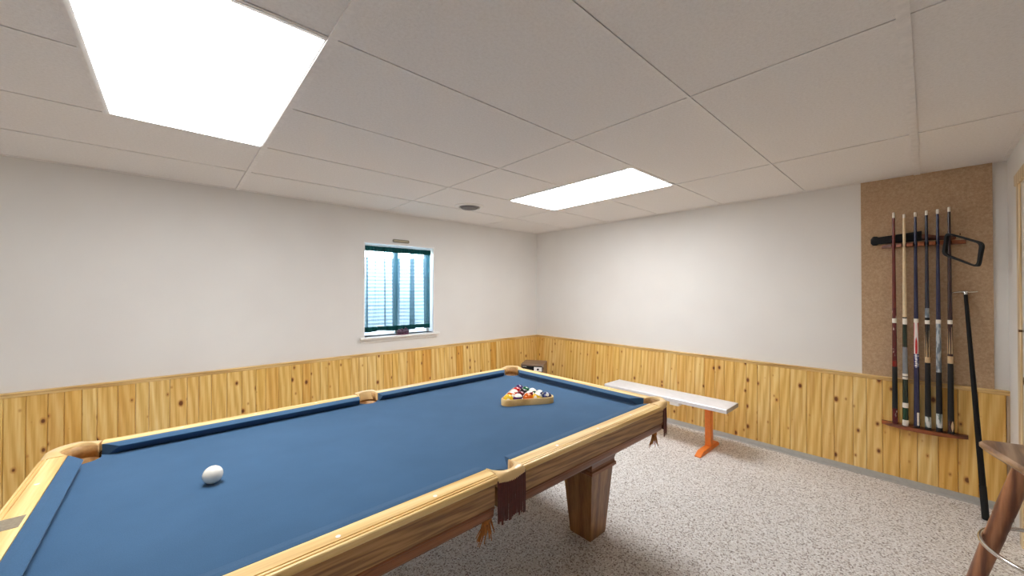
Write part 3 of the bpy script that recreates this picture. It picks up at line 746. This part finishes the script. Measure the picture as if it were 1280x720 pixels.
def seg_mat(name, a, b_, sc=(60, 60, 14), lo=.45, hi=.55):
    t = NT(name); n = t.noise(t.coords(sc), 1.0, 3); t.bsdf(t.ramp(n, [(lo, a), (hi, b_)]), .22, spec=.5, coat=.4); return t.m
def gl(name, c): return plain(name, c, .25, var=.08, scale=60, coat=.3)
K = dict(white=gl('cue_white', C8(236, 230, 220)), wine=gl('cue_wine', C8(106, 38, 32)), maroon=gl('cue_maroon', C8(76, 18, 26)), red=gl('cue_red', C8(124, 22, 24)), black=gl('cue_black', C8(22, 20, 24)),
    linen=plain('cue_wrap_linen', C8(16, 16, 20), .7, var=.4, scale=300), cream=gl('cue_maple', C8(228, 206, 168)), green=gl('cue_green', C8(22, 60, 38)), dkgreen=gl('cue_dark_green', C8(34, 48, 36)), navy=gl('cue_navy', C8(38, 40, 74)),
    dknavy=gl('cue_blueblack', C8(34, 36, 56)), brown=gl('cue_dark_brown', C8(58, 34, 34)), tan=gl('cue_tan', C8(206, 176, 138)), silver=seg_mat('cue_silver', C8(176, 184, 190), C8(110, 122, 134)), marble=seg_mat('cue_marble', C8(206, 210, 208), C8(96, 112, 108)),
    stars=None, swirl=None, winemot=seg_mat('cue_wine_motif', C8(86, 20, 26), C8(206, 180, 174), (60, 60, 22), .60, .66), ash=gl('cue_grey', C8(130, 134, 140)), rubber=plain('cue_rubber', C8(18, 18, 18), .8))
t = NT('cue_flag_stripes'); w = t.n('ShaderNodeTexWave', wave_type='BANDS', bands_direction='X', i_Scale=32.0, i_Distortion=3.0, i_Detail=0.0); t.l(t.coords((1, 1, .16)), w.inputs['Vector']); t.bsdf(t.ramp(w.outputs['Fac'], [(.48, C8(236, 226, 224)), (.56, C8(196, 40, 48))]), .25, coat=.3); K['swirl'] = t.m
t = NT('cue_flag_stars'); vo = t.n('ShaderNodeTexVoronoi', i_Scale=75.0, i_Randomness=.2); t.l(t.coords(), vo.inputs['Vector']); t.bsdf(t.ramp(vo.outputs['Distance'], [(.38, C8(236, 236, 240)), (.46, C8(44, 54, 120))]), .25, coat=.3); K['stars'] = t.m
ZBOT = ZL+.0006
def vz(v): return ZBOT+(534.5-v)*(1.885-ZBOT)/(534.5-262.5)
# segments: (name, v_top, v_bottom, material, label)
specs = [
 ('wine red cue with white joint ring and black wrap, leftmost in the wall rack', 1.893, 527,
  [('ferrule', 0, 7, 'white'), ('shaft', 7, 120, 'wine'), ('shaft_inlay', 120, 133, 'winemot'), ('joint_collar', 133, 138.5, 'white'), ('forearm', 138.5, 186, 'winemot'), ('forearm_ring', 186, 193, 'red'), ('wrap', 193, 245, 'linen'), ('butt_sleeve', 245, 261, 'winemot'), ('bumper', 261, 264, 'maroon')]),
 ('cue with pale maple shaft and dark green butt ringed in white, second from the left', 1.873, 530,
  [('ferrule', 0, 5, 'white'), ('shaft', 5, 128, 'cream'), ('shaft_ring', 128, 129.5, 'black'), ('joint_collar', 129.5, 137, 'white'), ('forearm', 137, 165, 'dkgreen'), ('forearm_inlay', 165, 198, 'ash'), ('ring', 198, 201, 'white'), ('thin_ring', 201, 202, 'black'), ('ring', 202, 205, 'white'), ('wrap', 205, 234, 'dkgreen'), ('ring', 234, 240, 'white'), ('butt_sleeve', 240, 255, 'green'), ('butt_cap', 255, 262, 'white')]),
 ('navy cue with red, white and blue flag pattern butt, third from the left', 1.879, 534,
  [('ferrule', 0, 6, 'white'), ('shaft', 6, 134, 'navy'), ('joint_collar', 134, 139, 'white'), ('forearm', 139, 178, 'swirl'), ('forearm_stars', 178, 195, 'stars'), ('wrap', 195, 250, 'navy'), ('butt_sleeve', 250, 268, 'navy'), ('bumper', 268, 270, 'rubber')]),
 ('black cue with silver joint piece and pointed tan inlays, fourth from the left', 1.882, 536,
  [('ferrule', 0, 6, 'white'), ('shaft', 6, 122, 'dknavy'), ('shaft_inlay', 122, 134, 'silver'), ('shaft_end', 134, 137, 'black'), ('joint_collar', 137, 142, 'white'), ('forearm', 142, 183, 'black'), ('ring', 183, 190, 'tan'), ('wrap', 190, 257, 'linen'), ('butt_sleeve', 257, 270, 'marble'), ('bumper', 270, 273, 'rubber')]),
 ('navy cue with marbled silver-grey forearm and butt, fifth from the left', 1.883, 538,
  [('ferrule', 0, 6, 'white'), ('shaft', 6, 137, 'navy'), ('joint_collar', 137, 142, 'white'), ('forearm', 142, 202, 'silver'), ('wrap', 202, 253, 'linen'), ('butt_sleeve', 253, 270, 'marble'), ('bumper', 270, 275, 'rubber')]),
 ('dark brown cue with tan points on its butt, rightmost cue in the wall rack', 1.889, 541,
  [('ferrule', 0, 6, 'white'), ('shaft', 6, 141, 'brown'), ('joint_collar', 141, 146, 'white'), ('forearm', 146, 186, 'brown'), ('ring', 186, 195, 'tan'), ('wrap', 195, 266, 'linen'), ('butt_sleeve', 266, 279, 'brown'), ('bumper', 279, 282, 'rubber')]),
]
def crad(f):     # radius along the cue, f=0 tip, 1 butt
    return .0068+(.0110-.0068)*min(1, f/.5) if f < .5 else .0110+(.0152-.0110)*(f-.5)/.5
for (label, ztop, vbot, segs), y in zip(specs, cue_y):
    r = thing('pool_cue', label, 'pool cue', (CX, y, ZBOT), 'cues in the wall rack')
    tot = segs[-1][2]; Lc = ztop-ZBOT
    for nm, a, b_, mk in segs:
        z1, z0 = Lc*(1-a/tot), Lc*(1-b_/tot); ra, rb = crad(a/tot), crad(b_/tot)
        ex_ = .0006 if nm in ('joint_collar', 'ring', 'butt_cap') else 0
        bm = bmesh.new(); pr_ = [(rb+ex_, z0), (ra+ex_, z1)]
        if nm == 'ferrule': pr_ = [(rb, z0), (ra, z1-.004), (ra*.8, z1-.0008), (0, z1)]
        lathe(bm, pr_, 18); new_obj(nm, bm, K[mk], r, True)
    # tan pointed inlays
    if 'points' in label or 'pointed' in label:
        for a, v0, v1 in ((165, 155, 183), (215, 150, 183), (115, 152, 183)):
            z1, z0 = Lc*(1-v0/tot), Lc*(1-v1/tot); rr = crad(.6)+.0008
            bm = bmesh.new(); aa = math.radians(a); tgt = Vector((-math.sin(aa), math.cos(aa), 0)); nn = Vector((math.cos(aa), math.sin(aa), 0))
            loft(bm, [[tuple(nn*(rr-.0015)+tgt*(s*.004)+Vector((0, 0, z0))) for s in (-1, 1)]+[tuple(nn*(rr+.0012)+Vector((0, 0, z0)))], [tuple(nn*(rr-.0015)+tgt*(s*.0003)+Vector((0, 0, z1))) for s in (-1, 1)]+[tuple(nn*(rr-.0005)+Vector((0, 0, z1)))]])
            new_obj('point_inlay', bm, K['tan'], r)
    if 'flag' in label or 'rightmost' in label:
        z1, z0 = Lc*(1-(251 if 'flag' in label else 266)/tot), Lc*(1-(267 if 'flag' in label else 279)/tot)
        bm = bmesh.new(); rr = .0150
        for aa0 in (205,):
            rings = []
            for k in range(9):
                f = k/8; z = z0+(z1-z0)*f; wv = .5 if 'flag' in label else math.sin(PI*max(.04, min(.96, f)))*.55
                rings.append([(rr*q_*math.cos(math.radians(aa0)+s*wv*.8), rr*q_*math.sin(math.radians(aa0)+s*wv*.8), z) for q_, s in ((1.03, -1), (1.05, 0), (1.03, 1), (.95, 0))])
            loft(bm, rings)
        new_obj('butt_inlay', bm, K['white'] if 'flag' in label else K['tan'], r)

# table brush on the upper bar, behind the cues
zb = 1.6725
r = thing('table_brush', 'black bristled table brush lying on the upper cue bar behind the cue shafts', 'brush', (-.0262, -3.55, zb), 'brush')
del r['group']
bm = bmesh.new()
prof = []
for k in range(25):
    f = k/24; y = .160-.250*f; tk = .018 if f > .16 else .018+.009*math.sin(PI*f/.16)
    zc0 = .030+.016*f if f > .12 else .030
    hgt = .024+.010*f
    if f <= .16: hgt = .026+.010*math.sin(PI*min(1, f/.16))
    if k in (0,): hgt *= .6
    prof.append([(math.cos(a)*.0135, y, max(.0005, zc0+math.sin(a)*hgt)) for a in [2*PI*i/14 for i in range(14)]])
loft(bm, prof); new_obj('bristles', bm, M['bristle'], r, True)
bm = bmesh.new(); loft(bm, [[(math.cos(a)*.011*s, y, .024+zoff+math.sin(a)*.020*s) for a in [2*PI*i/12 for i in range(12)]] for y, s, zoff in ((-.090, .95, .012), (-.12, .9, .010), (-.17, .7, .0), (-.21, .75, -.004), (-.235, .6, -.006), (-.24, .2, -.006))])
new_obj('handle', bm, M['dark_wood'], r, True)

# black plastic rack hung at the right end of the upper bar
r = thing('hanging_ball_rack', 'black plastic ball rack hanging over the right end of the cue bar', 'ball rack', (0, 0, 0))
A_, B_, C_, D_ = Vector((-.100, -3.748, 1.722)), Vector((-.190, -3.893, 1.634)), Vector((-.190, -3.873, 1.482)), Vector((-.100, -3.730, 1.578))
nrm = (B_-A_).cross(D_-A_).normalized()
if nrm.x > 0: nrm = -nrm
def rpoly(P, rad, n=5):
    out_ = []
    for i in range(len(P)):
        p0, p, p1 = P[i-1], P[i], P[(i+1) % len(P)]
        a = p+(p0-p).normalized()*rad; b_ = p+(p1-p).normalized()*rad
        for k in range(n+1):
            t_ = k/n; out_.append(a*(1-t_)**2+p*2*t_*(1-t_)+b_*t_*t_)
    return out_
ctr = (A_+B_+C_+D_)/4
outer = rpoly([A_, B_, C_, D_], .03); inner = [p+(ctr-p).normalized()*.014 for p in outer]
bm = bmesh.new(); hh = .012
rings = [[tuple(p+nrm*hh) for p in outer], [tuple(p+nrm*hh) for p in inner], [tuple(p-nrm*hh) for p in inner], [tuple(p-nrm*hh) for p in outer], [tuple(p+nrm*hh) for p in outer]]
loft(bm, rings, True, False); bmesh.ops.remove_doubles(bm, verts=bm.verts, dist=1e-6)
new_obj('loop', bm, M['black'], r, True)
bm = bmesh.new(); tube(bm, [(-.0105, -3.800, 1.706), (-.08, -3.801, 1.700), (-.118, -3.803, 1.698), (-.122, -3.803, 1.708)], .0028, 8); new_obj('hook', bm, M['brown_metal'], r)

# T-headed bridge stick leaning against the wall
top = Vector((-.026, -3.826, 1.338)); bot = Vector((-.236, -3.885, .002)); ddir = (bot-top)
r = thing('bridge_stick', 'black pole with a T-shaped chrome head leaning on the wall beside the cues', 'bridge stick', tuple(bot))
P = lambda f: tuple(top+ddir*f-bot)
bm = bmesh.new(); tube(bm, [P(.012), P(.3), P(.6), P(.86)], [.009, .0105, .0125, .0140], 14); new_obj('shaft', bm, M['black'], r, True)
bm = bmesh.new(); tube(bm, [P(.86), P(.99), P(.999)], [.0150, .0155, .0135], 14); new_obj('butt_grip', bm, plain('black_rubber', C8(16, 16, 16), .8), r, True)
bm = bmesh.new(); hx = top-bot
tube(bm, [tuple(hx+Vector((0, .056, -.004))), tuple(hx+Vector((0, .030, .001))), tuple(hx+Vector((0, 0, .003))), tuple(hx+Vector((0, -.026, .001))), tuple(hx+Vector((0, -.05, .004)))], [.0035, .0055, .0075, .0055, .0035], 10)
lathe(bm, [(.010, -.028), (.011, -.006), (.008, .004)], 14, hx.x, hx.y, hx.z)
new_obj('bridge_head', bm, M['chrome'], r, True)

# ------------------------------------------------------------------ stool
SX, SY = -1.515, -4.005
r = thing('bar_stool', 'brown wooden bar stool with chrome foot ring at the right edge', 'stool', (SX, SY, 0))
rot0 = math.atan2(-3.80-SY, -1.41-SX)
def sq(sz, z, rad=.05):
    P4 = [Vector((math.cos(rot0+k*PI/2)*sz, math.sin(rot0+k*PI/2)*sz, z)) for k in range(4)]
    return [tuple(p) for p in rpoly(P4, rad, 6)]
bm = bmesh.new(); loft(bm, [sq(.212, .720), sq(.236, .726), sq(.249, .737), sq(.249, .749), sq(.241, .757), sq(.18, .759), sq(.10, .754), sq(.04, .752, .01)]); new_obj('seat', bm, M['stool_seat'], r, True)
legdir = Vector((.045, .100))
a0 = math.atan2(.13, .03)
ringpts = []
for k in range(4):
    a = a0+k*PI/2; cx, cy_ = math.cos(a), math.sin(a)
    prof = []
    def lp(z): rr = .115+(.702-z)*.24; return (rr*cx, rr*cy_, z)
    zs = [.722, .66, .56, .52, .512, .505, .498, .47, .44, .43, .41, .20, .05, 0.002]
    rs = [.024, .0255, .027, .0265, .0252, .0265, .0252, .0265, .0252, .0265, .026, .023, .020, .018]
    bm = bmesh.new(); tube(bm, [lp(z) for z in zs], rs, 16); new_obj('leg', bm, M['stool_wood'], r, True)
rr = .115+(.702-.415)*.24+.030
bm = bmesh.new(); tube(bm, [(rr*math.cos(2*PI*i/48), rr*math.sin(2*PI*i/48), .415) for i in range(48)], .0075, 10, True); new_obj('foot_ring', bm, M['chrome'], r, True)

# ------------------------------------------------------------------ world and view
W = bpy.data.worlds.new('sky'); S.world = W; W.use_nodes = True
nt = W.node_tree; bg = nt.nodes['Background']
sky = nt.nodes.new('ShaderNodeTexSky'); sky.sky_type = 'NISHITA'; sky.sun_disc = False; sky.sun_elevation = math.radians(40); sky.sun_rotation = math.radians(200)
mixn = nt.nodes.new('ShaderNodeMix'); mixn.data_type = 'RGBA'; mixn.inputs[0].default_value = .6
nt.links.new(sky.outputs[0], mixn.inputs[6]); mixn.inputs[7].default_value = (.9, .97, 1.0, 1)
nt.links.new(mixn.outputs[2], bg.inputs[0]); bg.inputs[1].default_value = 12.0
S.cycles.max_bounces = 16; S.cycles.diffuse_bounces = 12; S.cycles.transparent_max_bounces = 16; S.cycles.transmission_bounces = 12
vs = S.view_settings; S.display_settings.display_device = 'sRGB'
vs.view_transform = 'Standard'; vs.look = 'None'; vs.gamma = 1; vs.exposure = 0; vs.use_curve_mapping = False
